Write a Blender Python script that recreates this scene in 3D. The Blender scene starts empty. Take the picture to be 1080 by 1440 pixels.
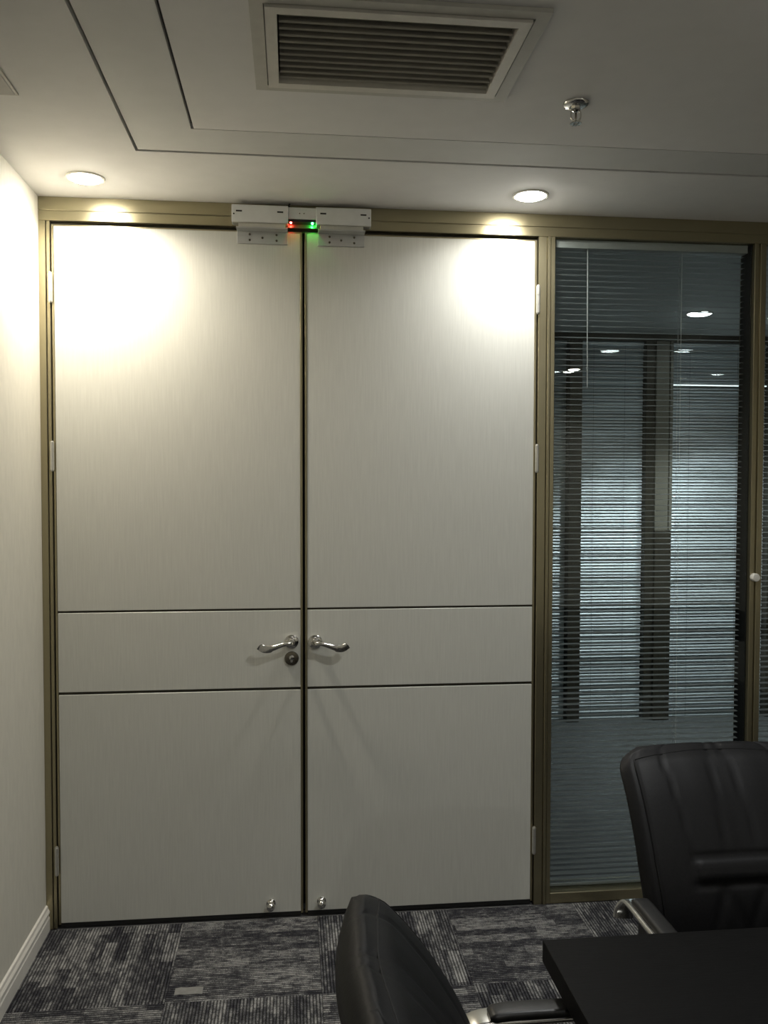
import bpy, bmesh, math, random
from mathutils import Vector, Matrix
random.seed(4)
S = bpy.context.scene
COL = S.collection
PI = math.pi

# ------------------------------------------------------------------ camera, world, exposure
cam = bpy.data.objects.new('camera', bpy.data.cameras.new('camera'))
COL.objects.link(cam)
S.camera = cam
FPX, YAW, PITCH, ROLL = 1205.8, 0.1071, -0.0342, 0.0018
cam.data.sensor_fit = 'HORIZONTAL'
cam.data.sensor_width = 36.0
cam.data.lens = FPX / 1080 * 36
cam.data.clip_start = 0.02
fw = Vector((math.sin(YAW)*math.cos(PITCH), math.cos(YAW)*math.cos(PITCH), math.sin(PITCH)))
rt0 = Vector((math.cos(YAW), -math.sin(YAW), 0))
up0 = rt0.cross(fw)
rt = rt0*math.cos(ROLL) + up0*math.sin(ROLL)
up = up0*math.cos(ROLL) - rt0*math.sin(ROLL)
M = Matrix((rt, up, -fw)).transposed().to_4x4()
M.translation = (0.8637, -3.2444, 1.6568)
cam.matrix_world = M

w = bpy.data.worlds.new('world')
S.world = w
w.use_nodes = True
w.node_tree.nodes['Background'].inputs[0].default_value = (0.5, 0.55, 0.6, 1)
w.node_tree.nodes['Background'].inputs[1].default_value = 0.002
vs = S.view_settings
vs.view_transform = 'Standard'
vs.look = 'None'
vs.exposure = 0.0
vs.gamma = 1.0
vs.use_curve_mapping = False

S.cycles.transparent_max_bounces = 24

# lamp power (each lamp's light is made in its builder)
P_WALL, P_ROOM, P_FAR, P_HALL = 9.0, 11.0, 11.5, 15.0
WARM, COOL = (1.0, 0.90, 0.75), (0.93, 0.97, 1.0)

# ------------------------------------------------------------------ materials
def nn(nt, t, **kw):
    n = nt.nodes.new(t)
    for k, v in kw.items():
        setattr(n, k, v)
    return n

def mat(name, col, rough=0.5, metal=0.0, scale=40, amt=0.06, bump=0.0, stretch=(1, 1, 1), spec=0.5, coat=0.0, rvar=0.0):
    m = bpy.data.materials.new(name)
    m.use_nodes = True
    nt = m.node_tree
    b = nt.nodes['Principled BSDF']
    L = nt.links.new
    tc = nn(nt, 'ShaderNodeTexCoord')
    mp = nn(nt, 'ShaderNodeMapping')
    mp.inputs['Scale'].default_value = stretch
    L(tc.outputs['Object'], mp.inputs['Vector'])
    nz = nn(nt, 'ShaderNodeTexNoise')
    nz.inputs['Scale'].default_value = scale
    nz.inputs['Detail'].default_value = 4
    L(mp.outputs['Vector'], nz.inputs['Vector'])
    cr = nn(nt, 'ShaderNodeValToRGB')
    lo, hi = 1-amt, 1+amt
    cr.color_ramp.elements[0].position = 0.3
    cr.color_ramp.elements[1].position = 0.7
    cr.color_ramp.elements[0].color = (col[0]*lo, col[1]*lo, col[2]*lo, 1)
    cr.color_ramp.elements[1].color = (min(1, col[0]*hi), min(1, col[1]*hi), min(1, col[2]*hi), 1)
    L(nz.outputs['Fac'], cr.inputs['Fac'])
    L(cr.outputs['Color'], b.inputs['Base Color'])
    b.inputs['Roughness'].default_value = rough
    b.inputs['Metallic'].default_value = metal
    b.inputs['Specular IOR Level'].default_value = spec
    b.inputs['Coat Weight'].default_value = coat
    if rvar:
        mr = nn(nt, 'ShaderNodeMapRange')
        mr.inputs['To Min'].default_value = rough - rvar
        mr.inputs['To Max'].default_value = rough + rvar
        L(nz.outputs['Fac'], mr.inputs['Value'])
        L(mr.outputs['Result'], b.inputs['Roughness'])
    if bump:
        bp = nn(nt, 'ShaderNodeBump')
        bp.inputs['Strength'].default_value = bump
        bp.inputs['Distance'].default_value = 0.002
        L(nz.outputs['Fac'], bp.inputs['Height'])
        L(bp.outputs['Normal'], b.inputs['Normal'])
    return m

def emit(name, col, strength):
    m = bpy.data.materials.new(name)
    m.use_nodes = True
    b = m.node_tree.nodes['Principled BSDF']
    b.inputs['Base Color'].default_value = (*[min(1, c*.8) for c in col], 1)
    b.inputs['Emission Color'].default_value = (*col, 1)
    b.inputs['Emission Strength'].default_value = strength
    return m

def glass_mat(name, tint):
    m = bpy.data.materials.new(name)
    m.use_nodes = True
    nt = m.node_tree
    nt.nodes.remove(nt.nodes['Principled BSDF'])
    out = nt.nodes['Material Output']
    tr = nn(nt, 'ShaderNodeBsdfTransparent')
    tr.inputs['Color'].default_value = (*tint, 1)
    gl = nn(nt, 'ShaderNodeBsdfGlossy')
    gl.inputs['Roughness'].default_value = 0.0
    gl.inputs['Color'].default_value = (0.95, 0.98, 0.97, 1)
    fr = nn(nt, 'ShaderNodeFresnel')
    fr.inputs['IOR'].default_value = 1.5
    mx = nn(nt, 'ShaderNodeMixShader')
    L = nt.links.new
    ge = nn(nt, 'ShaderNodeNewGeometry')
    sub = nn(nt, 'ShaderNodeMath', operation='SUBTRACT')
    sub.inputs[0].default_value = 1.0
    mul = nn(nt, 'ShaderNodeMath', operation='MULTIPLY')
    L(ge.outputs['Backfacing'], sub.inputs[1])
    L(fr.outputs['Fac'], mul.inputs[0])
    L(sub.outputs[0], mul.inputs[1])
    L(mul.outputs[0], mx.inputs['Fac'])
    L(tr.outputs['BSDF'], mx.inputs[1])
    L(gl.outputs['BSDF'], mx.inputs[2])
    L(mx.outputs['Shader'], out.inputs['Surface'])
    return m

def carpet_mat():
    m = bpy.data.materials.new('carpet_loop')
    m.use_nodes = True
    nt = m.node_tree
    L = nt.links.new
    b = nt.nodes['Principled BSDF']
    tc = nn(nt, 'ShaderNodeTexCoord')
    oi = nn(nt, 'ShaderNodeObjectInfo')
    sx = nn(nt, 'ShaderNodeSeparateXYZ')
    L(tc.outputs['Object'], sx.inputs['Vector'])
    def ma(op, a, bb=None, c=None):
        n = nn(nt, 'ShaderNodeMath', operation=op)
        for i, v in enumerate((a, bb, c)):
            if v is None:
                continue
            if isinstance(v, (int, float)):
                n.inputs[i].default_value = v
            else:
                L(v, n.inputs[i])
        return n.outputs[0]
    def cx(x, y, z=0.0):
        n = nn(nt, 'ShaderNodeCombineXYZ')
        for i, v in enumerate((x, y, z)):
            if isinstance(v, (int, float)):
                n.inputs[i].default_value = v
            else:
                L(v, n.inputs[i])
        return n.outputs[0]
    r = ma('MULTIPLY', oi.outputs['Random'], 57.0)
    u, v = sx.outputs['X'], sx.outputs['Y']
    ul = ma('DIVIDE', u, 0.0105)
    idx = ma('FLOOR', ul)
    fr = ma('FRACT', ul)
    tri = ma('MULTIPLY', ma('ABSOLUTE', ma('SUBTRACT', fr, 0.5)), 2.0)      # 0 mid .. 1 edge
    line = ma('SUBTRACT', 1.0, ma('POWER', tri, 1.7))
    # yarn-by-yarn streaks
    nz = nn(nt, 'ShaderNodeTexNoise')
    nz.inputs['Scale'].default_value = 1.0
    nz.inputs['Detail'].default_value = 3.0
    nz.inputs['Roughness'].default_value = 0.7
    L(cx(ma('ADD', ma('MULTIPLY', idx, 3.7), r), ma('MULTIPLY', v, 22.0), r), nz.inputs['Vector'])
    # rectangular blocks of paler and darker yarn
    bx = ma('FLOOR', ma('ADD', ma('DIVIDE', u, 0.042), r))
    w1 = nn(nt, 'ShaderNodeTexWhiteNoise', noise_dimensions='1D')
    L(bx, w1.inputs['W'])
    by = ma('FLOOR', ma('ADD', ma('DIVIDE', v, 0.19), ma('MULTIPLY', w1.outputs['Value'], 5.0)))
    w2 = nn(nt, 'ShaderNodeTexWhiteNoise', noise_dimensions='3D')
    L(cx(bx, by, ma('FLOOR', r)), w2.inputs['Vector'])
    sp = nn(nt, 'ShaderNodeTexNoise')
    sp.inputs['Scale'].default_value = 260
    sp.inputs['Detail'].default_value = 2
    L(tc.outputs['Object'], sp.inputs['Vector'])
    s = ma('MULTIPLY', nz.outputs['Fac'], 1.0)
    s = ma('MULTIPLY_ADD', ma('SUBTRACT', w2.outputs['Value'], 0.5), 0.30, s)
    s = ma('MULTIPLY_ADD', ma('SUBTRACT', sp.outputs['Fac'], 0.5), 0.7, s)
    cr = nn(nt, 'ShaderNodeValToRGB')
    e = cr.color_ramp.elements
    e[0].position = 0.30; e[0].color = (0.023, 0.023, 0.028, 1)
    e[1].position = 0.78; e[1].color = (0.24, 0.24, 0.235, 1)
    k = e.new(0.5); k.color = (0.068, 0.069, 0.073, 1)
    L(s, cr.inputs['Fac'])
    mx = nn(nt, 'ShaderNodeMix', data_type='RGBA', blend_type='MULTIPLY')
    mx.inputs['Factor'].default_value = 1.0
    g = ma('MULTIPLY_ADD', line, 1.5, 0.04)
    L(cr.outputs['Color'], mx.inputs['A'])
    L(cx(g, g, g), mx.inputs['B'])
    L(mx.outputs['Result'], b.inputs['Base Color'])
    b.inputs['Roughness'].default_value = 0.95
    b.inputs['Specular IOR Level'].default_value = 0.1
    bp = nn(nt, 'ShaderNodeBump')
    bp.inputs['Strength'].default_value = 0.6
    bp.inputs['Distance'].default_value = 0.003
    L(ma('ADD', line, sp.outputs['Fac']), bp.inputs['Height'])
    L(bp.outputs['Normal'], b.inputs['Normal'])
    return m

MT = dict(
    wall=mat('wallpaper', (0.66, 0.64, 0.56), 0.75, scale=60, amt=0.04, bump=0.25, stretch=(1, 1, .25)),
    paint=mat('ceiling_paint', (0.675, 0.668, 0.66), 0.8, scale=15, amt=0.02),
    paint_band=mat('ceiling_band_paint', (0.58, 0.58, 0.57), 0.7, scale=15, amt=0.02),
    white=mat('white_gloss_paint', (0.74, 0.72, 0.66), 0.4, scale=30, amt=0.03),
    laminate=mat('door_laminate', (0.575, 0.576, 0.527), 0.33, scale=24, amt=0.045, bump=0.12, stretch=(9, 9, .35), spec=0.45),
    olive=mat('champagne_aluminium', (0.33, 0.295, 0.19), 0.28, 0.86, scale=6, amt=0.02),
    bronze=mat('dark_bronze_aluminium', (0.045, 0.040, 0.028), 0.4, 0.5, scale=20, amt=0.15),
    black=mat('black_rubber', (0.008, 0.008, 0.008), 0.6, scale=50, amt=0.2),
    enamel=mat('pale_grey_enamel', (0.70, 0.71, 0.70), 0.38, 0.25, scale=30, amt=0.03),
    enamel2=mat('brushed_pale_steel', (0.50, 0.51, 0.50), 0.42, 0.4, scale=30, amt=0.06, stretch=(.3, 1, 4)),
    chrome=mat('polished_chrome', (0.62, 0.61, 0.58), 0.14, 1.0, scale=20, amt=0.05, rvar=0.04),
    steel=mat('polished_steel', (0.72, 0.71, 0.68), 0.24, 1.0, scale=20, amt=0.03),
    satin=mat('satin_aluminium', (0.60, 0.59, 0.54), 0.35, 0.8, scale=30, amt=0.06),
    brass=mat('dark_nickel', (0.22, 0.20, 0.16), 0.22, 1.0, scale=30, amt=0.1),
    leather=mat('black_leather', (0.0058, 0.0058, 0.0063), 0.52, scale=210, amt=0.25, bump=0.12, spec=0.2),
    plastic=mat('black_plastic', (0.008, 0.008, 0.008), 0.42, scale=120, amt=0.15, bump=0.1),
    tablewood=mat('black_stained_wood', (0.0034, 0.0033, 0.0033), 0.5, scale=30, amt=0.35, bump=0.12, stretch=(1, 14, 1), spec=0.09),
    slat=mat('grey_slat_lacquer', (0.29, 0.30, 0.30), 0.36, 0.1, scale=6, amt=0.06, stretch=(1, 20, 20)),
    slat_far=mat('silver_slat_lacquer', (0.64, 0.67, 0.71), 0.42, 0.3, scale=5, amt=0.08, stretch=(1, 8, 8)),
    vent=mat('grille_grey_paint', (0.46, 0.45, 0.41), 0.55, scale=30, amt=0.05),
    louver=mat('louver_grey_paint', (0.58, 0.56, 0.51), 0.5, scale=30, amt=0.05),
    dark=mat('dark_duct', (0.12, 0.12, 0.11), 0.9, scale=20, amt=0.2),
    panelgrey=mat('panel_grey', (0.36, 0.35, 0.33), 0.6, scale=30, amt=0.04),
    cord=mat('white_cord', (0.72, 0.72, 0.68), 0.6, scale=200, amt=0.1),
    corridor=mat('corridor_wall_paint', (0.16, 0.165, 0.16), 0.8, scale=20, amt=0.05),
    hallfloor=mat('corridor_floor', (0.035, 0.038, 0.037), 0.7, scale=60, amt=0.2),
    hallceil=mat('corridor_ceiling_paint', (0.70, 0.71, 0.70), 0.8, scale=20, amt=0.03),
    beige=mat('beige_aluminium', (0.17, 0.16, 0.125), 0.45, 0.2, scale=20, amt=0.06),
    paper=mat('pale_paper', (0.20, 0.20, 0.19), 0.5, scale=60, amt=0.12),
    slab=mat('concrete_screed', (0.12, 0.12, 0.12), 0.9, scale=20, amt=0.1),
    carpet=carpet_mat(),
    glass=glass_mat('tinted_glass', (0.90, 0.925, 0.92)),
    glass_far=glass_mat('clear_glass', (0.965, 0.98, 0.975)),
    lens=emit('lamp_lens', (1.0, 0.95, 0.85), 120),
    lens_hall=emit('corridor_lamp_lens', (0.95, 0.98, 1.0), 36),
    strip=emit('slat_glint', (0.85, 0.95, 1.0), 2.0),  # glow that imitates lamplight glinting along a far slat
    red=emit('red_led', (1.0, 0.04, 0.03), 150),
    green=emit('green_led', (0.02, 1.0, 0.10), 170),
)

# ------------------------------------------------------------------ mesh helpers
def obj(name, bm, m, parent=None, smooth=False, loc=None, kind=None, label=None):
    bmesh.ops.recalc_face_normals(bm, faces=bm.faces)
    me = bpy.data.meshes.new(name)
    bm.to_mesh(me)
    bm.free()
    me.materials.append(MT[m])
    if smooth:
        me.polygons.foreach_set('use_smooth', [True]*len(me.polygons))
        if smooth != 'all':
            me.set_sharp_from_angle(angle=math.radians(40))
    o = bpy.data.objects.new(name, me)
    COL.objects.link(o)
    if parent:
        o.parent = parent
    if loc:
        o.location = loc
    if kind:
        o['kind'] = kind
    if label:
        o['label'] = label
    return o

def tag(o, label, cat, group=None, kind=None):
    o['label'] = label
    o['category'] = cat
    if group:
        o['group'] = group
    if kind:
        o['kind'] = kind
    return o

def empty(name, loc=(0, 0, 0), rz=0.0):
    o = bpy.data.objects.new(name, None)
    COL.objects.link(o)
    o.location = loc
    o.rotation_euler = (0, 0, rz)
    o.empty_display_size = 0.05
    return o

def B():
    return bmesh.new()

def box(bm, x0, x1, y0, y1, z0, z1, bev=0.0, seg=1):
    vs = [bm.verts.new((x, y, z)) for x in (x0, x1) for y in (y0, y1) for z in (z0, z1)]
    fs = [bm.faces.new([vs[i] for i in q]) for q in ((0, 1, 3, 2), (4, 6, 7, 5), (0, 4, 5, 1), (2, 3, 7, 6), (0, 2, 6, 4), (1, 5, 7, 3))]
    if bev:
        es = list({e for f in fs for e in f.edges})
        bmesh.ops.bevel(bm, geom=es, offset=bev, segments=seg, affect='EDGES', profile=0.6)
    return bm

def bx(*a, **k):
    return box(B(), *a, **k)

def lathe(bm, prof, n=24, axis='z', c=(0, 0, 0)):
    rings = []
    for r, h in prof:
        ring = []
        for i in range(n):
            a = 2*PI*i/n
            p = (r*math.cos(a), r*math.sin(a), h)
            if axis == 'y':
                p = (p[0], p[2], p[1])
            elif axis == 'x':
                p = (p[2], p[0], p[1])
            ring.append(bm.verts.new((p[0]+c[0], p[1]+c[1], p[2]+c[2])))
        rings.append(ring)
    for a, b in zip(rings, rings[1:]):
        for i in range(n):
            bm.faces.new((a[i], a[(i+1) % n], b[(i+1) % n], b[i]))
    bm.faces.new(rings[0])
    bm.faces.new(rings[-1])
    return bm

def catmull(pts, n=6):
    P = [Vector(p) for p in pts]
    P = [2*P[0]-P[1]] + P + [2*P[-1]-P[-2]]
    out = []
    for i in range(1, len(P)-2):
        for k in range(n):
            t = k/n
            a, b, c, d = P[i-1], P[i], P[i+1], P[i+2]
            out.append(0.5*((2*b) + (c-a)*t + (2*a-5*b+4*c-d)*t*t + (3*b-a-3*c+d)*t**3))
    out.append(P[-2])
    return out

def sweep(bm, pts, section, upv=Vector((1, 0, 0))):
    """sweep closed 2-D section (list of (a,b) or a function of t) along pts; a goes along upv, b along the normal"""
    rings = []
    N = len(pts)
    for i, p in enumerate(pts):
        t = (pts[min(i+1, N-1)] - pts[max(i-1, 0)]).normalized()
        a = (upv - t*upv.dot(t)).normalized()
        b = t.cross(a)
        sec = section(i/(N-1)) if callable(section) else section
        rings.append([bm.verts.new(p + a*s + b*q) for s, q in sec])
    k = len(rings[0])
    for r0, r1 in zip(rings, rings[1:]):
        for i in range(k):
            bm.faces.new((r0[i], r0[(i+1) % k], r1[(i+1) % k], r1[i]))
    bm.faces.new(rings[0])
    bm.faces.new(rings[-1])
    return bm

def rrect(wd, ht, r, n=4):
    out = []
    for cx, cy, a0 in ((wd/2-r, ht/2-r, 0), (-wd/2+r, ht/2-r, PI/2), (-wd/2+r, -ht/2+r, PI), (wd/2-r, -ht/2+r, 1.5*PI)):
        for i in range(n+1):
            a = a0 + PI/2*i/n
            out.append((cx + r*math.cos(a), cy + r*math.sin(a)))
    return out

def circ(r, n=10):
    return [(r*math.cos(2*PI*i/n), r*math.sin(2*PI*i/n)) for i in range(n)]

def dup(o, loc=None, rz=None, parent=None):
    r = o.copy()
    COL.objects.link(r)
    if parent:
        r.parent = parent
    if loc is not None:
        r.location = loc
    if rz is not None:
        r.rotation_euler = (0, 0, rz)
    for ch in list(o.children):
        dup(ch, parent=r)
    return r

# ------------------------------------------------------------------ room numbers
ZC = 2.684          # ceiling by the door wall
HD = 2.600          # underside of the header rail
XL, XR, YB = -0.042, 4.60, -5.20
YF = 2.50           # glazing across the corridor
WT = 0.15

# ------------------------------------------------------------------ floor
fl = obj('floor', bx(XL-.3, XR+.3, YB-.2, 0.05, -.12, -.0065), 'slab')
tag(fl, 'grey striped carpet tile floor of the meeting room', 'floor', kind='structure')
tm = bx(-.2495, .2495, -.2495, .2495, -.0065, 0, bev=.0012)
tile0 = None
X0 = -.542
for i in range(11):
    for j in range(11):
        x, y = X0 + .5*i + .25, -.012 - .5*j - .25
        if x - .25 < XL - .5 or x > XR + .2:
            continue
        if tile0 is None:
            tile0 = obj('carpet_tile', tm, 'carpet', fl)
            t = tile0
        else:
            t = tile0.copy()
            COL.objects.link(t)
        t.location = (x, y, 0)
        rot = 0 if (i + j) % 2 == 1 else PI/2
        t.rotation_euler = (0, 0, rot + (PI if random.random() < .5 else 0))
hf = obj('floor', bx(-1.2, 6.6, 0.05, 4.6, -.12, -.001), 'hallfloor')
tag(hf, 'dark floor of the corridor beyond the glass', 'floor', kind='structure')

# ------------------------------------------------------------------ walls
tag(obj('wall_left', bx(XL-WT, XL, YB, 0.10, 0, ZC+.1), 'wall'), 'off-white papered wall left of the double door', 'wall', kind='structure')
tag(obj('wall_right', bx(XR, XR+WT, YB, 0.10, 0, ZC+.1), 'wall'), 'off-white papered wall at the right side of the room', 'wall', kind='structure')
tag(obj('wall_back', bx(XL-WT, XR+WT, YB-WT, YB, 0, ZC+.1), 'wall'), 'off-white papered wall behind the camera', 'wall', kind='structure')
tag(obj('wall_front', bx(3.58, XR, 0.0, 0.10, 0, ZC), 'wall'), 'off-white papered wall right of the glazed partition', 'wall', kind='structure')
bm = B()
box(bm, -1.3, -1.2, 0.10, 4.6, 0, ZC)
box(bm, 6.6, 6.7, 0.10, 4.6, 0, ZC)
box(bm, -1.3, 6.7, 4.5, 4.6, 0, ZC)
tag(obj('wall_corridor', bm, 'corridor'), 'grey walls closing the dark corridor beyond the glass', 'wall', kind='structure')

# ------------------------------------------------------------------ ceiling: rim, shadow gap, band, shadow gap, field with a grille hole
GX0, GX1, GY0, GY1 = .388, 4.17, -4.70, -.485       # first shadow gap
HX0, HX1, HY0, HY1 = .578, 3.98, -4.51, -.668       # second shadow gap
VX0, VX1, VY0, VY1 = .815, 1.392, -1.348, -.998     # grille opening
g = .0045
def ring(bm, ox0, ox1, oy0, oy1, ix0, ix1, iy0, iy1, z0, z1):
    box(bm, ox0, ix0, oy0, oy1, z0, z1)
    box(bm, ix1, ox1, oy0, oy1, z0, z1)
    box(bm, ix0, ix1, oy0, iy0, z0, z1)
    box(bm, ix0, ix1, iy1, oy1, z0, z1)
bm = B()
ring(bm, XL-WT, XR+WT, YB-WT, 0.12, GX0-g, GX1+g, GY0-g, GY1+g, ZC, ZC+.02)
ring(bm, HX0+g, HX1-g, HY0+g, HY1-g, VX0, VX1, VY0, VY1, ZC, ZC+.02)
ring(bm, XL-WT, XR+WT, YB-WT, 0.12, VX0-.01, VX1+.01, VY0-.01, VY1+.01, ZC+.02, ZC+.10)
ce = tag(obj('ceiling', bm, 'paint'), 'white plaster ceiling with two stepped shadow lines', 'ceiling', kind='structure')
bm = B()
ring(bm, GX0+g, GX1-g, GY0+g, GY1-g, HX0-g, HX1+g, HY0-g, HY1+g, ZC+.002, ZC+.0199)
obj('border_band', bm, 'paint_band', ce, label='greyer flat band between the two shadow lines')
bm = B()
for (a0, a1, b0, b1) in ((GX0, GX1, GY0, GY1), (HX0, HX1, HY0, HY1)):
    ring(bm, a0-g, a1+g, b0-g, b1+g, a0+g, a1-g, b0+g, b1-g, ZC+.0185, ZC+.0195)
obj('shadow_gap', bm, 'black', ce)
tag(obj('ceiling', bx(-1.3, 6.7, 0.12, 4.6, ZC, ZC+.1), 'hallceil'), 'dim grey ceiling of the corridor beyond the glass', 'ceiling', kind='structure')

# ------------------------------------------------------------------ baseboard on the left wall (moulded section)
bm = B()
prof = [(0, 0), (.013, 0), (.013, .048), (.010, .052), (.010, .058), (.013, .062), (.013, .070), (.008, .080), (.006, .090), (0, .094)]
va = [bm.verts.new((XL+px, -.004, z)) for px, z in prof]
vb = [bm.verts.new((XL+px, YB, z)) for px, z in prof]
for i in range(len(prof)-1):
    bm.faces.new((va[i], va[i+1], vb[i+1], vb[i]))
bm.faces.new(va); bm.faces.new(vb); bm.faces.new((va[0], va[-1], vb[-1], vb[0]))
tag(obj('baseboard_left', bm, 'white'), 'white moulded skirting board along the left wall', 'baseboard', kind='structure')

# ------------------------------------------------------------------ aluminium frame of the door wall
def rail(name, n_boxes, label, m='olive'):
    bm = B()
    for b in n_boxes:
        box(bm, *b, bev=.0015)
    return tag(obj(name, bm, m), label, 'trim', kind='structure')
rail('trim_1', [(XL, 3.58, -.012, .10, HD, 2.634), (XL, 3.58, -.012, .10, 2.6365, ZC), (XL, 3.58, -.009, .09, HD+.01, ZC-.01)],
     'champagne aluminium header rail above doors and glazing')
rail('trim_2', [(XL, -.018, -.012, .10, 0, HD), (-.0165, -.004, -.006, .10, 0, HD)],
     'narrow champagne aluminium jamb at the left wall')
rail('trim_3', [(1.806, 1.838, -.012, .10, 0, HD), (1.8405, 1.852, -.017, .10, 0, HD), (1.854, 1.871, -.012, .10, 0, HD), (1.81, 1.868, -.004, .09, 0, HD)],
     'champagne aluminium post between the right door leaf and the glazing')
rail('trim_4', [(2.679, 2.697, -.012, .10, 0, HD), (2.704, 2.727, -.012, .10, 0, HD), (2.682, 2.724, -.002, .09, 0, HD)],
     'slim champagne aluminium mullion between the two glass panes')
rail('trim_5', [(1.871, 2.679, -.010, .10, 0, .042), (2.727, 3.53, -.010, .10, 0, .042)],
     'low aluminium bottom rail under the glazing')
rail('trim_6', [(3.53, 3.58, -.012, .10, 0, HD)], 'champagne aluminium end post of the glazing, right of the frame')
rail('trim_7', [(-.004, 1.806, .012, .10, HD-.012, HD), (-.004, .01, .06, .10, 0.0, HD-.012), (1.792, 1.806, .06, .10, 0, HD-.012), (.01, 1.792, .06, .10, HD-.03, HD-.012)],
     'dark rebate strip of the door frame behind the leaves', 'bronze')

# ------------------------------------------------------------------ double door
Z_T, Z_B = 2.588, .011
G1, G2 = 1.1786, .8764
def hinge(parent, x, z0, z1, s):
    bm = B()
    n = 3
    for k in range(n):
        a, b = z0 + (z1-z0)*k/n, z0 + (z1-z0)*(k+1)/n
        lathe(bm, [(.0078, a+.0008), (.0078, b-.0008)], 12, c=(x, -.014, 0))
    lathe(bm, [(.005, z0-.004), (.0062, z0-.001), (.0062, z1+.001), (.005, z1+.004)], 10, c=(x, -.014, 0))
    h = obj('hinge', bm, 'satin', parent, smooth=True)
    return h

def lever(parent, x, z, s):
    """lever handle: rose on the leaf, neck, wavy lever pointing along s"""
    bm = lathe(B(), [(.026, .0), (.027, -.004), (.0255, -.009), (.020, -.012), (.013, -.013)], 28, 'y', (x, 0, z))
    h = obj('door_handle', bm, 'chrome', parent, smooth=True)
    bm = B()
    pts = catmull([(x, -.010, z), (x, -.035, z), (x+s*.006, -.050, z+.001), (x+s*.024, -.056, z+.0), (x+s*.050, -.055, z-.008),
                   (x+s*.078, -.055, z-.017), (x+s*.100, -.054, z-.018), (x+s*.116, -.052, z-.009), (x+s*.121, -.052, z-.005)], 5)
    def sec(t):
        hw = .011 - .003*math.sin(min(1, t*1.6)*PI) + (.003 if t > .6 else 0)
        th = .0095 - .0055*min(1, max(0, (t-.25)/.5))
        if t > .95:
            hw *= .55
        return rrect(2*hw, 2*th, th*.8, 3)
    sweep(bm, pts, sec, Vector((0, 0, 1)))
    obj('lever', bm, 'chrome', h, smooth=True)
    bm = lathe(B(), [(.014, -.012), (.0155, -.016), (.013, -.024), (.0115, -.03)], 20, 'y', (x, 0, z))
    obj('neck', bm, 'chrome', h, smooth=True)
    return h

def door(name, x0, x1, hinge_side, label):
    root = empty(name, (0, 0, 0))
    tag(root, label, 'door', kind='structure')
    e = .008
    for (a, b) in ((Z_B+.006, G2-.005), (G2+.005, G1-.004), (G1+.004, Z_T-.004)):
        obj('panel', bx(x0+e, x1-e, 0, .044, a, b, bev=.0012), 'laminate', root)
    obj('core', bx(x0+e+.002, x1-e-.002, .008, .040, Z_B+.004, Z_T-.006), 'black', root, label='black core showing in the two grooves')
    for zg in (G1, G2):
        obj('groove_strip', bx(x0+e, x1-e, .0045, .012, zg-.0035, zg+.0035), 'bronze', root, label='dark bronze inlay strip')
    for a, b in ((x0, x0+e), (x1-e, x1)):
        obj('edge_strip', bx(a, b, -.002, .046, Z_B, Z_T, bev=.001), 'olive', root)
    obj('top_strip', bx(x0+e, x1-e, -.001, .045, Z_T-.004, Z_T), 'olive', root)
    obj('bottom_seal', bx(x0+e, x1-e, .001, .043, Z_B-.009, Z_B+.006), 'black', root, label='black seal along the bottom edge')
    hx = x0-.002 if hinge_side < 0 else x1+.002
    for z0, z1 in ((2.308, 2.410), (1.700, 1.802), (.207, .308)):
        hinge(root, hx, z0, z1, hinge_side)
    return root

dl = door('door_1', 0.0, .904, -1, 'tall off-white laminate door leaf at the left, with a keyhole')
dr = door('door_2', .913, 1.802, 1, 'tall off-white laminate door leaf at the right, beside the glazing')
obj('meeting_seal', bx(.8955, .9005, .047, .052, .02, 2.57), 'black', dl)
obj('astragal', bx(.893, .921, .0525, .056, .02, 2.57), 'black', dl, label='black cover strip behind the gap between the leaves')
lever(dl, .862, 1.056, -1)
lever(dr, .951, 1.054, 1)
bm = lathe(B(), [(.0265, 0), (.0272, -.004), (.025, -.009), (.016, -.010)], 28, 'y', (.862, 0, .992))
lk = obj('lock_rose', bm, 'brass', dl, smooth=True)
bm = lathe(B(), [(.0095, -.009), (.0095, -.013), (.008, -.014)], 20, 'y', (.862, 0, .996))
box(bm, .858, .866, -.0135, -.009, .978, .992, bev=.001)
obj('cylinder', bm, 'chrome', lk, smooth=True)
obj('keyway', bx(.8612, .8628, -.0146, -.0135, .990, 1.001), 'black', lk)
for root, x in ((dl, .782), (dr, .974)):
    bm = lathe(B(), [(.0175, 0), (.0175, -.003), (.012, -.006), (.0085, -.012), (.009, -.016), (.0145, -.021), (.0165, -.028), (.0145, -.036), (.008, -.041), (.002, -.0425)], 20, 'y', (x, 0, .0525))
    obj('door_stop_ball', bm, 'chrome', root, smooth=True)

# brackets of the magnetic lock that ride on the leaves
def bracket(root, x0, x1):
    bm = B()
    box(bm, x0, x1, -.005, 0, 2.540, 2.586, bev=.001)
    box(bm, x0, x1, -.052, 0, 2.584, 2.589, bev=.001)
    b = obj('armature_bracket', bm, 'enamel2', root)
    obj('armature_plate', bx(x0+.008, x1-.008, -.050, -.022, 2.589, 2.6025, bev=.001), 'satin', b)
    wx = x1 - x0
    bm = B()
    for fx, z in ((.25, 2.574), (.25, 2.553), (.5, 2.562), (.78, 2.574), (.78, 2.553)):
        lathe(bm, [(.0042, -.005), (.0042, -.0068), (.003, -.0075)], 10, 'y', (x0+wx*fx, 0, z))
    obj('bracket_screws', bm, 'brass', b)
bracket(dl, .664, .850)
bracket(dr, .962, 1.136)

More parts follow.
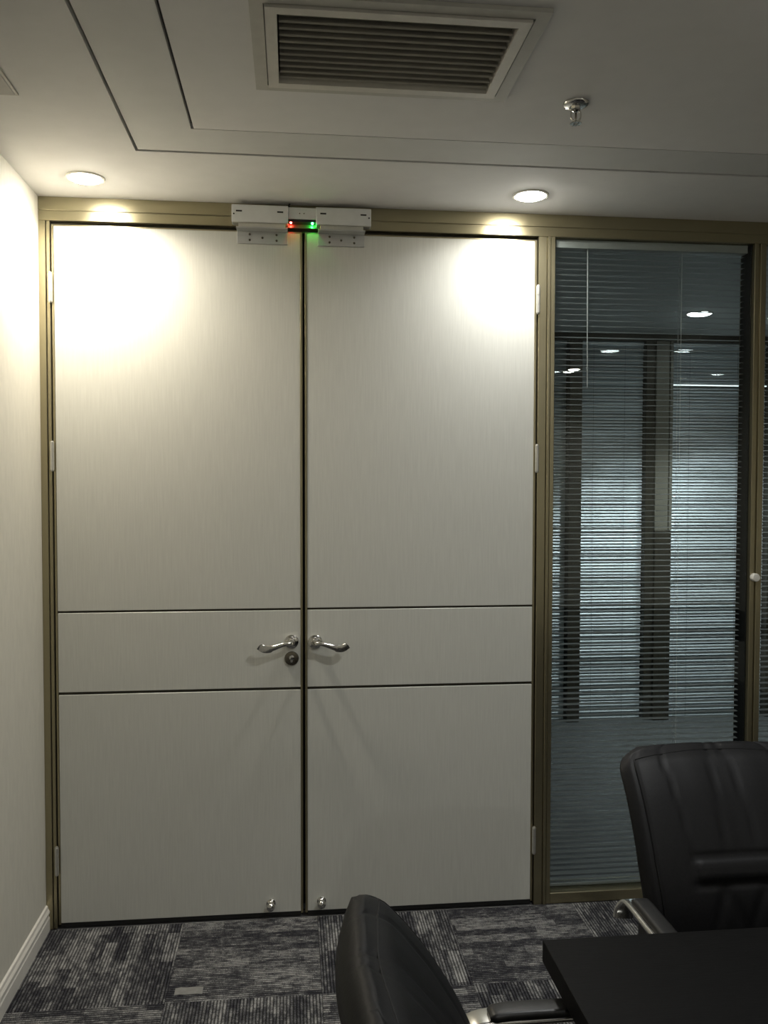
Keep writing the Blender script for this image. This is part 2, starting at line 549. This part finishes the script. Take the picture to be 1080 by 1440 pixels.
# ------------------------------------------------------------------ magnetic lock on the header
ml = tag(empty('magnetic_lock', (.902, -.012, 2.635)), 'white double magnetic door lock on the header above the doors', 'lock')
for x0, x1 in ((.648, .852), (.954, 1.157)):
    a, b = x0-.902, x1-.902
    mg = obj('magnet_body', bx(a, b, -.042, 0, -.0305, .032, bev=.0015), 'enamel', ml)
    for fx in (.13, .86):
        c = a + (b-a)*fx
        bm = B()
        box(bm, c-.011, c+.011, -.0426, -.041, .006, .0115, bev=.0003)
        obj('mounting_slot', bm, 'black', mg)
    bm = lathe(B(), [(.003, -.042), (.003, -.0427)], 10, 'y', (a+.008 if x0 < .9 else b-.008, 0, -.002))
    obj('screw_hole', bm, 'black', mg)
    obj('face_plate', bx(a+.004, b-.004, -.0405, -.002, -.0322, -.0305), 'satin', mg)
bm = bx(-.0498, .0518, -.036, 0, -.012, .030, bev=.0012)
cp = obj('centre_cover', bm, 'enamel', ml)
bm = B()
for x in (-.008, .008):
    lathe(bm, [(.0022, -.036), (.0022, -.0372)], 8, 'y', (x, 0, .008))
obj('cover_screws', bm, 'brass', cp)
obj('led_bar', bx(-.0498, .0518, -.033, 0, -.0215, -.0125, bev=.001), 'black', ml)
obj('led', lathe(B(), [(.0032, -.0216), (.0032, -.0246), (.0022, -.0266), (.0008, -.0274)], 12, 'z', (-.040, -.027, 0)), 'red', ml, label='glowing red indicator')
obj('led', lathe(B(), [(.0036, -.0216), (.0036, -.0250), (.0026, -.0272), (.0008, -.0282)], 12, 'z', (.039, -.027, 0)), 'green', ml, label='glowing green indicator')
bm = B()
sweep(bm, catmull([(-.046, -.02, .03), (-.047, -.024, .04), (-.044, -.014, .048)], 4), circ(.003, 8), Vector((1, 0, 0)))
obj('cable', bm, 'black', ml, smooth=True)

# ------------------------------------------------------------------ glazing of the door wall, with blinds between the two sheets
def glazing(name, x0, x1, label):
    root = tag(empty(name, (0, 0, 0)), label, 'window', kind='structure')
    for y in (.006, .088):
        obj('pane', bx(x0+.001, x1-.001, y-.0015, y+.0015, .043, HD-.001), 'glass', root)
    bm = B()
    for a, b in ((x0, x0+.005), (x1-.005, x1)):
        box(bm, a+.0002, b, .010, .084, .043, HD-.001)
    obj('spacer_bar', bm, 'black', root)
    return root
glazing('window_1', 1.871, 2.679, 'tinted floor-to-ceiling glass pane right of the doors')
glazing('window_2', 2.727, 3.53, 'second tinted glass pane, cut off by the right edge of the photo')

def slat_mesh(L, d, tilt, mname):
    bm = B()
    n = 5
    rows = []
    for t in (0.0, .0007):
        row = []
        for i in range(n):
            s = -d/2 + d*i/(n-1)
            c = .0016*(1-(2*s/d)**2)
            y, z = s, c - t
            row.append((y*math.cos(tilt) - z*math.sin(tilt), y*math.sin(tilt) + z*math.cos(tilt)))
        rows.append(row)
    loop = rows[0] + rows[1][::-1]
    a = [bm.verts.new((-L/2, y, z)) for y, z in loop]
    b = [bm.verts.new((L/2, y, z)) for y, z in loop]
    k = len(loop)
    for i in range(k):
        bm.faces.new((a[i], a[(i+1) % k], b[(i+1) % k], b[i]))
    bm.faces.new(a); bm.faces.new(b)
    return bm

def blind(x0, x1, label, cords, wand):
    xc = (x0+x1)/2
    root = tag(empty('venetian_blind', (xc, .047, .043)), label, 'blind', 'blinds inside the near glazing')
    L = x1-x0
    obj('head_rail', bx(-L/2, L/2, -.034, .014, 2.524, 2.555, bev=.001), 'enamel2', root)
    obj('bottom_rail', bx(-L/2, L/2, -.012, .012, .004, .016, bev=.002), 'slat', root)
    s0 = None
    n = 114
    for i in range(n):
        z = .030 + (2.515-.030)*i/(n-1)
        if s0 is None:
            s0 = obj('slat', slat_mesh(L, .025, math.radians(2), 'slat'), 'slat', root)
            s = s0
        else:
            s = s0.copy()
            COL.objects.link(s)
        s.location = (random.uniform(-.0005, .0005), 0, z)
        s.rotation_euler = (random.uniform(-.03, .03), random.uniform(-.0006, .0006), 0)
    for cx in cords:
        bm = B()
        for yy in (-.0135, .0135):
            box(bm, cx-xc-.0006, cx-xc+.0006, yy-.0005, yy+.0005, .01, 2.53)
        obj('ladder_cord', bm, 'cord', root)
    if wand:
        bm = B()
        sweep(bm, [Vector((wand-xc, -.020, 2.545)), Vector((wand-xc+.002, -.020, 2.2)), Vector((wand-xc+.004, -.020, 1.99))], circ(.0019, 8))
        obj('lift_cord', bm, 'enamel2', root, label='pale hanging lift cord')
blind(1.880, 2.662, 'open grey venetian blind in the pane right of the doors', (2.40, ), 2.012)
blind(2.738, 3.518, 'open grey venetian blind in the second pane, at the right photo edge', (2.86, 3.4), None)
bm = lathe(B(), [(.015, 0), (.0165, -.003), (.0165, -.02), (.0145, -.025), (.004, -.0262)], 24, 'y', (0, 0, 0))
kb = obj('magnet_knob', bm, 'white', smooth=True, loc=(2.6935, -.012, 1.283))
tag(kb, 'small round white knob on the mullion between the glass panes', 'knob')

# ------------------------------------------------------------------ corridor: glazing opposite with its own blinds
def fbox(name, bs, m, label):
    bm = B()
    for b in bs:
        box(bm, *b, bev=.002)
    return tag(obj(name, bm, m), label, 'trim', kind='structure')
fbox('trim_8', [(2.752, 2.842, YF-.03, YF+.08, 0, ZC-.05)], 'bronze', 'dark mullion of the corridor glazing, seen at the left of the pane')
fbox('trim_9', [(3.302, 3.366, YF-.02, YF+.08, 0, ZC-.05)], 'bronze', 'dark strip beside the pale mullion across the corridor')
fbox('trim_10', [(3.366, 3.462, YF-.035, YF+.08, 1.33, ZC-.05), (3.464, 3.485, YF-.045, YF+.08, 1.33, ZC-.05)], 'beige', 'pale beige upper half of the mullion across the corridor')
fbox('trim_13', [(3.366, 3.485, YF-.04, YF+.08, 0, 1.328)], 'bronze', 'dark lower half of the mullion across the corridor')
fbox('trim_11', [(-1.2, 6.6, YF-.03, YF+.08, ZC-.05, ZC)], 'bronze', 'dark head rail of the glazing across the corridor')
fbox('trim_12', [(4.20, 4.38, YF-.03, YF+.08, 0, ZC-.05), (2.10, 2.20, YF-.03, YF+.08, 0, ZC-.05)], 'bronze', 'dark outer mullions of the glazing across the corridor')
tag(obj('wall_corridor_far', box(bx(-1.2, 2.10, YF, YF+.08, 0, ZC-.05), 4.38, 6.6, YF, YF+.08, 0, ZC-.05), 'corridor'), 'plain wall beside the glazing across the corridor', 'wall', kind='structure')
for n, (a, b, lb) in enumerate(((2.20, 2.752, 'glass pane across the corridor, left of the dark mullion'),
                               (2.842, 3.302, 'glass pane across the corridor, between dark and pale mullions'),
                               (3.485, 4.20, 'glass pane across the corridor, right of the pale mullion'))):
    tag(obj('window_%d' % (n+3), bx(a+.0005, b-.0005, YF-.012, YF-.008, .002, ZC-.051), 'glass_far'), lb, 'window', kind='structure')
    xc, L = (a+b)/2, b-a-.012
    root = tag(empty('venetian_blind', (xc, YF+.03, 0)), lb.replace('glass pane', 'silver venetian blind'), 'blind', 'blinds across the corridor')
    bm = B()
    zs = [.02 + .0215*i for i in range(121)]
    for z in zs:
        sm = slat_mesh(L, .025, math.radians(random.uniform(50, 58)), 'slat')
        bmesh.ops.translate(sm, verts=sm.verts, vec=(0, 0, z))
        tmp = bpy.data.meshes.new('t'); sm.to_mesh(tmp); sm.free(); bm.from_mesh(tmp); bpy.data.meshes.remove(tmp)
    obj('slats', bm, 'slat_far', root, kind='stuff')
    obj('head_rail', bx(-L/2, L/2, -.014, .014, 2.606, 2.632), 'slat_far', root)
    bm = B()
    for fx in (-.3, .2):
        box(bm, fx*L-.0008, fx*L+.0008, -.015, -.0138, .01, 2.61)
    obj('ladder_cord', bm, 'dark', root)
ls = tag(empty('slat_glint', (3.8425, YF+.010, 2.343)), 'thin added glowing bar imitating a slat glint, high in the glazing across the corridor', 'light')  # added glowing bar in place of the bright reflection on one slat
obj('glint_face', bx(-.352, .352, -.005, .0, -.006, .006, bev=.001), 'strip', ls)
obj('glint_back', bx(-.352, .352, .0, .004, -.008, .008), 'satin', ls)

# ------------------------------------------------------------------ downlights
def downlight(x, y, z, label, power, col, lens='lens', group=None, spread=150, r=.053):
    root = tag(empty('downlight', (x, y, z)), label, 'light', group)
    bm = B()
    n = 32
    pr = [(r+.012, 0), (r+.0115, -.0035), (r+.008, -.005), (r+.001, -.004), (r, -.0015), (r, 0)]
    rings = [[bm.verts.new((q*math.cos(2*PI*i/n), q*math.sin(2*PI*i/n), h)) for i in range(n)] for q, h in pr]
    for a, b in zip(rings, rings[1:]):
        for i in range(n):
            bm.faces.new((a[i], a[(i+1) % n], b[(i+1) % n], b[i]))
    obj('trim_ring', bm, 'white', root, smooth=True)
    bm = lathe(B(), [(r-.001, -.0005), (r-.001, -.0025), (r*.9, -.007), (r*.7, -.011), (r*.4, -.0135), (.004, -.0145)], 28)
    obj('lens', bm, lens, root, smooth=True)
    ld = bpy.data.lights.new('lamp', 'AREA')
    ld.shape = 'DISK'
    ld.size = r*1.8
    ld.energy = power
    ld.color = col
    ld.spread = math.radians(spread)
    lo = bpy.data.objects.new('lamp', ld)
    COL.objects.link(lo)
    lo.parent = root
    lo.location = (0, 0, -.018)
    return root

downlight(.172, -.221, ZC, 'glowing round downlight at the left, above the left door leaf', P_WALL*1.15, WARM)
downlight(1.714, -.216, ZC, 'glowing round downlight above the right door leaf by the post', P_WALL*.62, (1, 1, .985))
downlight(2.02, -1.64, ZC, 'round downlight over the table, just above the photo', P_ROOM, (.96, .99, 1))
for x, y, lb in ((1.2, -4.1, 'added round fill downlight at the back left of the room, out of view'), (3.4, -4.3, 'added round fill downlight at the back right of the room, set by a reflected spot')):  # unseen lamps added for ambience; the right one placed to match a reflection
    downlight(x, y, ZC, lb, P_FAR, (1, .99, .97))
downlight(3.32, 1.75, ZC, 'round downlight in the corridor, left of a pair behind the glass', P_HALL, COOL, 'lens_hall', 'corridor downlights', 88, .07)
downlight(3.88, 1.83, ZC, 'round downlight in the corridor, right one hidden by the mullion', P_HALL, COOL, 'lens_hall', 'corridor downlights', 88, .07)
downlight(1.71, .51, ZC, 'round downlight in the corridor behind the post', P_HALL*.05, COOL, 'lens_hall', 'corridor downlights', 80, .06)
downlight(3.26, .51, ZC, 'round downlight in the corridor just behind the second pane', P_HALL*.05, COOL, 'lens_hall', 'corridor downlights', 80, .06)
downlight(4.84, .51, ZC, 'round downlight at the far right of the corridor', P_HALL*.05, COOL, 'lens_hall', 'corridor downlights', 80, .06)

# ------------------------------------------------------------------ return-air grille in the ceiling
OX0, OX1, OY0, OY1 = .774, 1.429, -1.402, -.963
gr = tag(empty('ceiling_grille', (0, 0, ZC)), 'grey louvered air grille in the ceiling', 'grille')
def bar4(bm, x0, x1, y0, y1, wdt, z0, z1):
    """mitred frame of four bars"""
    O = [(x0, y0), (x1, y0), (x1, y1), (x0, y1)]
    I = [(x0+wdt, y0+wdt), (x1-wdt, y0+wdt), (x1-wdt, y1-wdt), (x0+wdt, y1-wdt)]
    V = {}
    for i in range(4):
        for nme, p in (('o', O[i]), ('i', I[i])):
            for k, z in enumerate((z0, z1)):
                V[nme, i, k] = bm.verts.new((*p, z))
    for i in range(4):
        j = (i+1) % 4
        bm.faces.new((V['o', i, 0], V['o', j, 0], V['i', j, 0], V['i', i, 0]))
        bm.faces.new((V['o', i, 1], V['o', j, 1], V['i', j, 1], V['i', i, 1]))
        bm.faces.new((V['o', i, 0], V['o', j, 0], V['o', j, 1], V['o', i, 1]))
        bm.faces.new((V['i', i, 0], V['i', j, 0], V['i', j, 1], V['i', i, 1]))
    return bm
obj('outer_frame', bar4(B(), OX0, OX1, OY0, OY1, .030, -.010, -.0005), 'vent', gr)
obj('inner_frame', bar4(B(), OX0+.033, OX1-.035, OY0+.034, OY1-.030, .026, -.016, .012), 'louver', gr)
s0 = None
yb, ya = OY0+.062, OY1-.058
n = 11
for i in range(n):
    y = ya + (yb-ya)*(i+.4)/n
    if s0 is None:
        bm = B()
        L = (OX1-OX0-.126)/2
        pr = [(.012, .012), (-.006, -.010), (-.011, -.0135), (-.0085, -.0075), (.0105, .014)]
        a = [bm.verts.new((-L, p, q)) for p, q in pr]
        b = [bm.verts.new((L, p, q)) for p, q in pr]
        for k in range(5):
            bm.faces.new((a[k], a[(k+1) % 5], b[(k+1) % 5], b[k]))
        bm.faces.new(a); bm.faces.new(b)
        s0 = obj('louver', bm, 'louver', gr)
        s = s0
    else:
        s = s0.copy()
        COL.objects.link(s)
    s.location = ((OX0+OX1)/2, y, 0)
bm = B()
x0, x1, y0, y1 = VX0, VX1, VY0, VY1
box(bm, x0-.02, x1+.02, y0-.02, y1+.02, .1005, .11)
obj('duct_top', bm, 'dark', gr)
bm = bar4(B(), x0+.0005, x1-.0005, y0+.0005, y1-.0005, .002, .013, .100)
obj('duct_wall', bm, 'dark', gr)

cpn = empty('ceiling_panel', (0, 0, ZC))
tag(cpn, 'plain grey ceiling panel beside the left wall, cut off by the photo edge', 'panel')
obj('cover_plate', bx(XL+.03, .141, -1.25, -.855, -.008, -.0005, bev=.002), 'panelgrey', cpn)
obj('edge_frame', bar4(B(), XL+.022, .147, -1.257, -.849, .007, -.006, -.0005), 'vent', cpn)

# ------------------------------------------------------------------ fire sprinkler
sp = tag(empty('fire_sprinkler', (1.63, -.957, ZC)), 'small chrome pendent fire sprinkler right of the air grille', 'sprinkler')
obj('escutcheon', lathe(B(), [(.035, -.0005), (.035, -.003), (.031, -.008), (.020, -.012), (.014, -.012)], 28), 'chrome', sp, smooth=True)
obj('body', lathe(B(), [(.0125, -.011), (.0125, -.019), (.009, -.021), (.006, -.024)], 6), 'chrome', sp)
bm = B()
for s in (-1, 1):
    sweep(bm, catmull([(s*.010, 0, -.018), (s*.0135, 0, -.028), (s*.012, 0, -.042), (s*.003, 0, -.050)], 4), circ(.0022, 8), Vector((0, 1, 0)))
obj('frame_arms', bm, 'chrome', sp, smooth=True)
obj('glass_bulb', lathe(B(), [(.001, -.022), (.0028, -.026), (.0028, -.040), (.001, -.046)], 10), 'brass', sp, smooth=True)
bm = lathe(B(), [(.004, -.047), (.006, -.050), (.006, -.053), (.004, -.054)], 12)
for i in range(10):
    a = 2*PI*i/10
    q = B(); box(q, .004, .016, -.0028, .0028, -.0555, -.054)
    bmesh.ops.rotate(q, verts=q.verts, cent=(0, 0, 0), matrix=Matrix.Rotation(a, 3, 'Z'))
    tmp = bpy.data.meshes.new('t'); q.to_mesh(tmp); q.free(); bm.from_mesh(tmp); bpy.data.meshes.remove(tmp)
obj('deflector', bm, 'chrome', sp)

# ------------------------------------------------------------------ executive chairs (built facing -Y)
HW = .250
PROF = [(.030, .455), (.034, .50), (.044, .58), (.064, .665), (.102, .77), (.155, .86), (.212, .928), (.262, .970)]
CUR = catmull([(0, y, z) for y, z in PROF], 12)
cl = [0]
for a, b in zip(CUR, CUR[1:]):
    cl.append(cl[-1] + (b-a).length)
def curve(s):
    d = s*cl[-1]
    for i in range(len(cl)-1):
        if d <= cl[i+1] or i == len(cl)-2:
            t = (d-cl[i])/(cl[i+1]-cl[i])
            p = CUR[i].lerp(CUR[i+1], t)
            tg = (CUR[min(i+2, len(CUR)-1)] - CUR[max(i-1, 0)]).normalized()
            return p, Vector((0, -tg.z, tg.y)).normalized()      # normal towards the sitter (-Y, +Z)
def half(s):
    wv = HW*(.93 + .07*min(1, s/.5))
    if s > .885:
        q = (s-.885)/.115
        wv -= .062*(1-math.sqrt(max(0, 1-q*q)))
    return wv
def gauss(x, w_):
    return math.exp(-(x/w_)**2)
def sm(a, b, x):
    t = min(1, max(0, (x-a)/(b-a)))
    return t*t*(3-2*t)
BAND0, BAND1 = .405, .505
def relief(u, s):
    au = abs(u)
    d = .012*(1-au**5)*(1 - .8*sm(.90, 1.0, s)) + .010*gauss(s-.33, .22)
    up_ = sm(BAND1-.005, BAND1+.02, s)
    seam = .63 - .13*(1-s)/.49
    seam2 = .08 + .10*(1-s)/.49
    d -= up_*(.0034*gauss(au-seam, .016) + .0030*gauss(au-seam2, .016))
    d += up_*.002*gauss(au-seam*.5, .16)
    inb = sm(BAND0, BAND0+.02, s)*(1-sm(BAND1-.02, BAND1, s))*(1-sm(.48, .52, au))
    d += .008*inb
    d -= .005*gauss(s-BAND1, .010)*(1-sm(.50, .56, au)) + .006*gauss(s-BAND0, .012)*(1-sm(.52, .58, au))
    lo = (1-sm(BAND0-.03, BAND0, s))*sm(.05, .15, s)
    for c0, sl, wd in ((-.34, .9, .04), (-.12, -1.0, .035), (.06, 1.1, .04), (.32, -.8, .04)):
        d -= lo*.006*gauss(u - c0 - sl*(s-.28), wd)*gauss(s-.31, .13)
    d -= .003*gauss(au-.90, .014)*sm(.02, .1, s)*(1-sm(.95, .985, s))
    return d
def backrest_bm():
    bm = B()
    NU, NV = 61, 66
    F, K = [], []
    for j in range(NV):
        s = j/(NV-1)
        p, nrm = curve(s)
        hw = half(s)
        th = .105 - .05*s
        rf, rk = [], []
        for i in range(NU):
            u = -1 + 2*i/(NU-1)
            u = math.sin(u*PI/2)*.35 + u*.65
            q = p + Vector((hw*u, -.014*u*u, 0))
            edge = 1 - .5*(abs(u)**14)
            rf.append(bm.verts.new(q + nrm*(relief(u, s) - .012*abs(u)**14)))
            bk = q - nrm*th*edge - nrm*.018*(1-u*u)*(1-.5*s)
            rk.append(bm.verts.new(bk))
        F.append(rf); K.append(rk)
    for j in range(NV-1):
        for i in range(NU-1):
            bm.faces.new((F[j][i], F[j][i+1], F[j+1][i+1], F[j+1][i]))
            bm.faces.new((K[j][i], K[j+1][i], K[j+1][i+1], K[j][i+1]))
    def strip(a, b, steps=3):
        """rounded band joining front loop a to back loop b"""
        prev = a
        for k in range(1, steps+1):
            if k == steps:
                cur = b
            else:
                t = k/steps
                cur = []
                for p0, p1 in zip(a, b):
                    cur.append(bm.verts.new(p0.co.lerp(p1.co, t) + strip.off(p0)*math.sin(PI*t)))
            for i in range(len(a)-1):
                bm.faces.new((prev[i], prev[i+1], cur[i+1], cur[i]))
            prev = cur
    left_f, left_k = [r[0] for r in F], [r[0] for r in K]
    right_f, right_k = [r[-1] for r in F], [r[-1] for r in K]
    strip.off = lambda v: Vector((0, 0, 0))
    loop_f = left_f + F[-1][1:-1] + right_f[::-1]
    loop_k = left_k + K[-1][1:-1] + right_k[::-1]
    cen = Vector((0, .12, .74))
    def off(v):
        d = Vector((v.co.x, 0, 0)).normalized()*.010 if abs(v.co.x) > .17 else Vector((0, 0, 0))
        if v.co.z > .96:
            d = d*.5 + Vector((0, .006, .010))
        return d
    strip.off = off
    strip(loop_f, loop_k, 4)
    strip.off = lambda v: Vector((0, 0, 0))
    strip(F[0], K[0], 1)
    bmesh.ops.remove_doubles(bm, verts=bm.verts, dist=1e-5)
    return bm

def piping_bm():
    pts = []
    N = 40
    def P(u, s):
        p, nrm = curve(s)
        return p + Vector((half(s)*u, -.014*u*u, 0)) + nrm*(relief(u, s)-.0005)
    for k in range(N):
        pts.append(P(-.90, .06 + .87*k/(N-1)))
    for k in range(1, 30):
        pts.append(P(-.90 + 1.8*k/30, .93 + .028*math.sin(PI*k/30)))
    for k in range(N):
        pts.append(P(.90, .93 - .87*k/(N-1)))
    bm = B()
    sweep(bm, pts, circ(.0016, 6), Vector((0, .3, 1)))
    return bm

def cushion_bm():
    bm = B()
    NX, NY = 25, 25
    top, bot = [], []
    for j in range(NY):
        y = -.275 + .485*j/(NY-1)
        rt_, rb_ = [], []
        for i in range(NX):
            u = -1 + 2*i/(NX-1)
            hx = .25 - .03*max(0, (j/(NY-1)-.7)/.3)**2
            v = j/(NY-1)
            z = .478 - .045*abs(u)**8 - .06*(max(0, .22-v)/.22)**2 - .035*max(0, (v-.93)/.07)**2
            z -= .006*gauss(abs(u)-.72, .05) + .005*gauss(v-.5, .03)*(abs(u) < .7)
            rt_.append(bm.verts.new((hx*u, y, z)))
            rb_.append(bm.verts.new((hx*u*.96, y*.97, .392)))
        top.append(rt_); bot.append(rb_)
    for j in range(NY-1):
        for i in range(NX-1):
            bm.faces.new((top[j][i], top[j][i+1], top[j+1][i+1], top[j+1][i]))
            bm.faces.new((bot[j][i], bot[j+1][i], bot[j+1][i+1], bot[j][i+1]))
    for A_, C_ in ((top[0], bot[0]), (top[-1], bot[-1]), ([r[0] for r in top], [r[0] for r in bot]), ([r[-1] for r in top], [r[-1] for r in bot])):
        for i in range(len(A_)-1):
            bm.faces.new((A_[i], A_[i+1], C_[i+1], C_[i]))
    return bm

def make_chair(loc, rz, label):
    root = tag(empty('office_chair', loc, rz), label, 'chair', 'black executive chairs')
    br = obj('backrest', backrest_bm(), 'leather', root, smooth='all')
    obj('piping', piping_bm(), 'leather', br, smooth=True)
    obj('seat', cushion_bm(), 'leather', root, smooth=True)
    obj('seat_pan', bx(-.20, .20, -.19, .17, .368, .3915, bev=.008, seg=2), 'plastic', root)
    for s in (-1, 1):
        x = s*.300
        pts = catmull([(x+s*.010, .062, .618), (x+s*.007, .058, .642), (x, .040, .666), (x, .006, .674), (x, -.08, .674), (x, -.19, .674),
                       (x, -.234, .660), (x, -.252, .622), (x, -.235, .52), (x, -.185, .415), (x-s*.03, -.12, .3815), (s*.17, -.08, .3795)], 6)
        a = obj('armrest', sweep(B(), pts, rrect(.048, .012, .005, 3), Vector((1, 0, 0))), 'steel', root, smooth=True, label='curved chrome arm')
        pp = catmull([(x-s*.006, .008, .6835), (x-s*.006, -.03, .687), (x-s*.006, -.11, .687), (x-s*.006, -.20, .686), (x-s*.006, -.236, .674)], 6)
        def sec(t):
            e = min(1, 14*t+.25, 14*(1-t)+.25)
            return rrect(.042*(.6+.4*e), .016*e+.002, .007*e+.0005, 4)
        obj('arm_pad', sweep(B(), pp, sec, Vector((1, 0, 0))), 'plastic', a, smooth=True, label='black arm pad')
        bm = bx(x-s*.020 - .009, x-s*.020 + .009, -.035, .025, .44, .667, bev=.004)
        obj('arm_bracket', bm, 'plastic', a)
    obj('mechanism', bx(-.09, .09, -.12, .10, .325, .367, bev=.01), 'plastic', root)
    bm = lathe(B(), [(.028, .10), (.028, .22), (.02, .222), (.02, .326)], 20)
    obj('gas_lift', bm, 'plastic', root, smooth=True)
    obj('hub', lathe(B(), [(.045, .075), (.05, .085), (.045, .115), (.03, .12)], 20), 'chrome', root, smooth=True)
    for k in range(5):
        a = 2*PI*k/5 + .3
        d = Vector((math.cos(a), math.sin(a), 0))
        bm = B()
        sweep(bm, [d*.03 + Vector((0, 0, .098)), d*.16 + Vector((0, 0, .092)), d*.29 + Vector((0, 0, .072))],
              lambda t: rrect(.045-.015*t, .03-.012*t, .006, 2), Vector((-d.y, d.x, 0)))
        lg = obj('leg', bm, 'chrome', root, smooth=True)
        bm = B()
        for o_ in (-.014, .014):
            q = lathe(B(), [(.020, -.009), (.027, -.006), (.027, .006), (.020, .009)], 16, 'x', (o_, 0, .0275))
            bmesh.ops.rotate(q, verts=q.verts, cent=(0, 0, 0), matrix=Matrix.Rotation(a+PI/2+.5, 3, 'Z'))
            bmesh.ops.translate(q, verts=q.verts, vec=d*.285)
            tmp = bpy.data.meshes.new('t'); q.to_mesh(tmp); q.free(); bm.from_mesh(tmp); bpy.data.meshes.remove(tmp)
        lathe(bm, [(.006, .03), (.006, .075)], 8, c=tuple(d*.285))
        obj('caster', bm, 'plastic', lg, smooth=True)
    return root

ch = make_chair((1.96, -1.36, 0), 0, 'black leather armchair behind the table, facing the camera, in front of the glazing')
c2 = dup(ch, (1.228, -2.03, 0), PI/2)
c2['label'] = 'black leather armchair at the end of the table, nearest the camera, seen edge-on'

# ------------------------------------------------------------------ meeting table
TX0, TX1, TY0, TY1 = 1.357, 4.05, -2.78, -1.614
tb = tag(empty('meeting_table', ((TX0+TX1)/2, (TY0+TY1)/2, 0)), 'black wooden meeting table in the lower right corner', 'table')
hx, hy = (TX1-TX0)/2, (TY1-TY0)/2
obj('tabletop', bx(-hx, hx, -hy, hy, .706, .75, bev=.002, seg=2), 'tablewood', tb)
for s in (-1, 1):
    obj('leg', bx(s*.85-.02, s*.85+.02, -.36, .36, 0, .7055, bev=.003), 'tablewood', tb)
obj('modesty_panel', bx(-.829, .829, -.012, .012, .25, .7055), 'tablewood', tb)

# ------------------------------------------------------------------ slip on the carpet
bm = B()
rows = [[bm.verts.new((-.045 + .09*i/5, -.02 + .04*j, .0012 + .0025*math.sin(i*1.3)**2)) for i in range(6)] for j in range(2)]
low = [[bm.verts.new((v.co.x, v.co.y, v.co.z-.0008)) for v in r] for r in rows]
for i in range(5):
    bm.faces.new((rows[0][i], rows[0][i+1], rows[1][i+1], rows[1][i]))
    bm.faces.new((low[0][i], low[1][i], low[1][i+1], low[0][i+1]))
    bm.faces.new((rows[0][i], low[0][i], low[0][i+1], rows[0][i+1]))
    bm.faces.new((rows[1][i], rows[1][i+1], low[1][i+1], low[1][i]))
for e in (0, 5):
    bm.faces.new((rows[0][e], rows[1][e], low[1][e], low[0][e]))
tag(obj('paper_slip', bm, 'paper', loc=(.527, -.455, 0)), 'small pale rectangular slip lying flat on the carpet before the left door', 'paper')
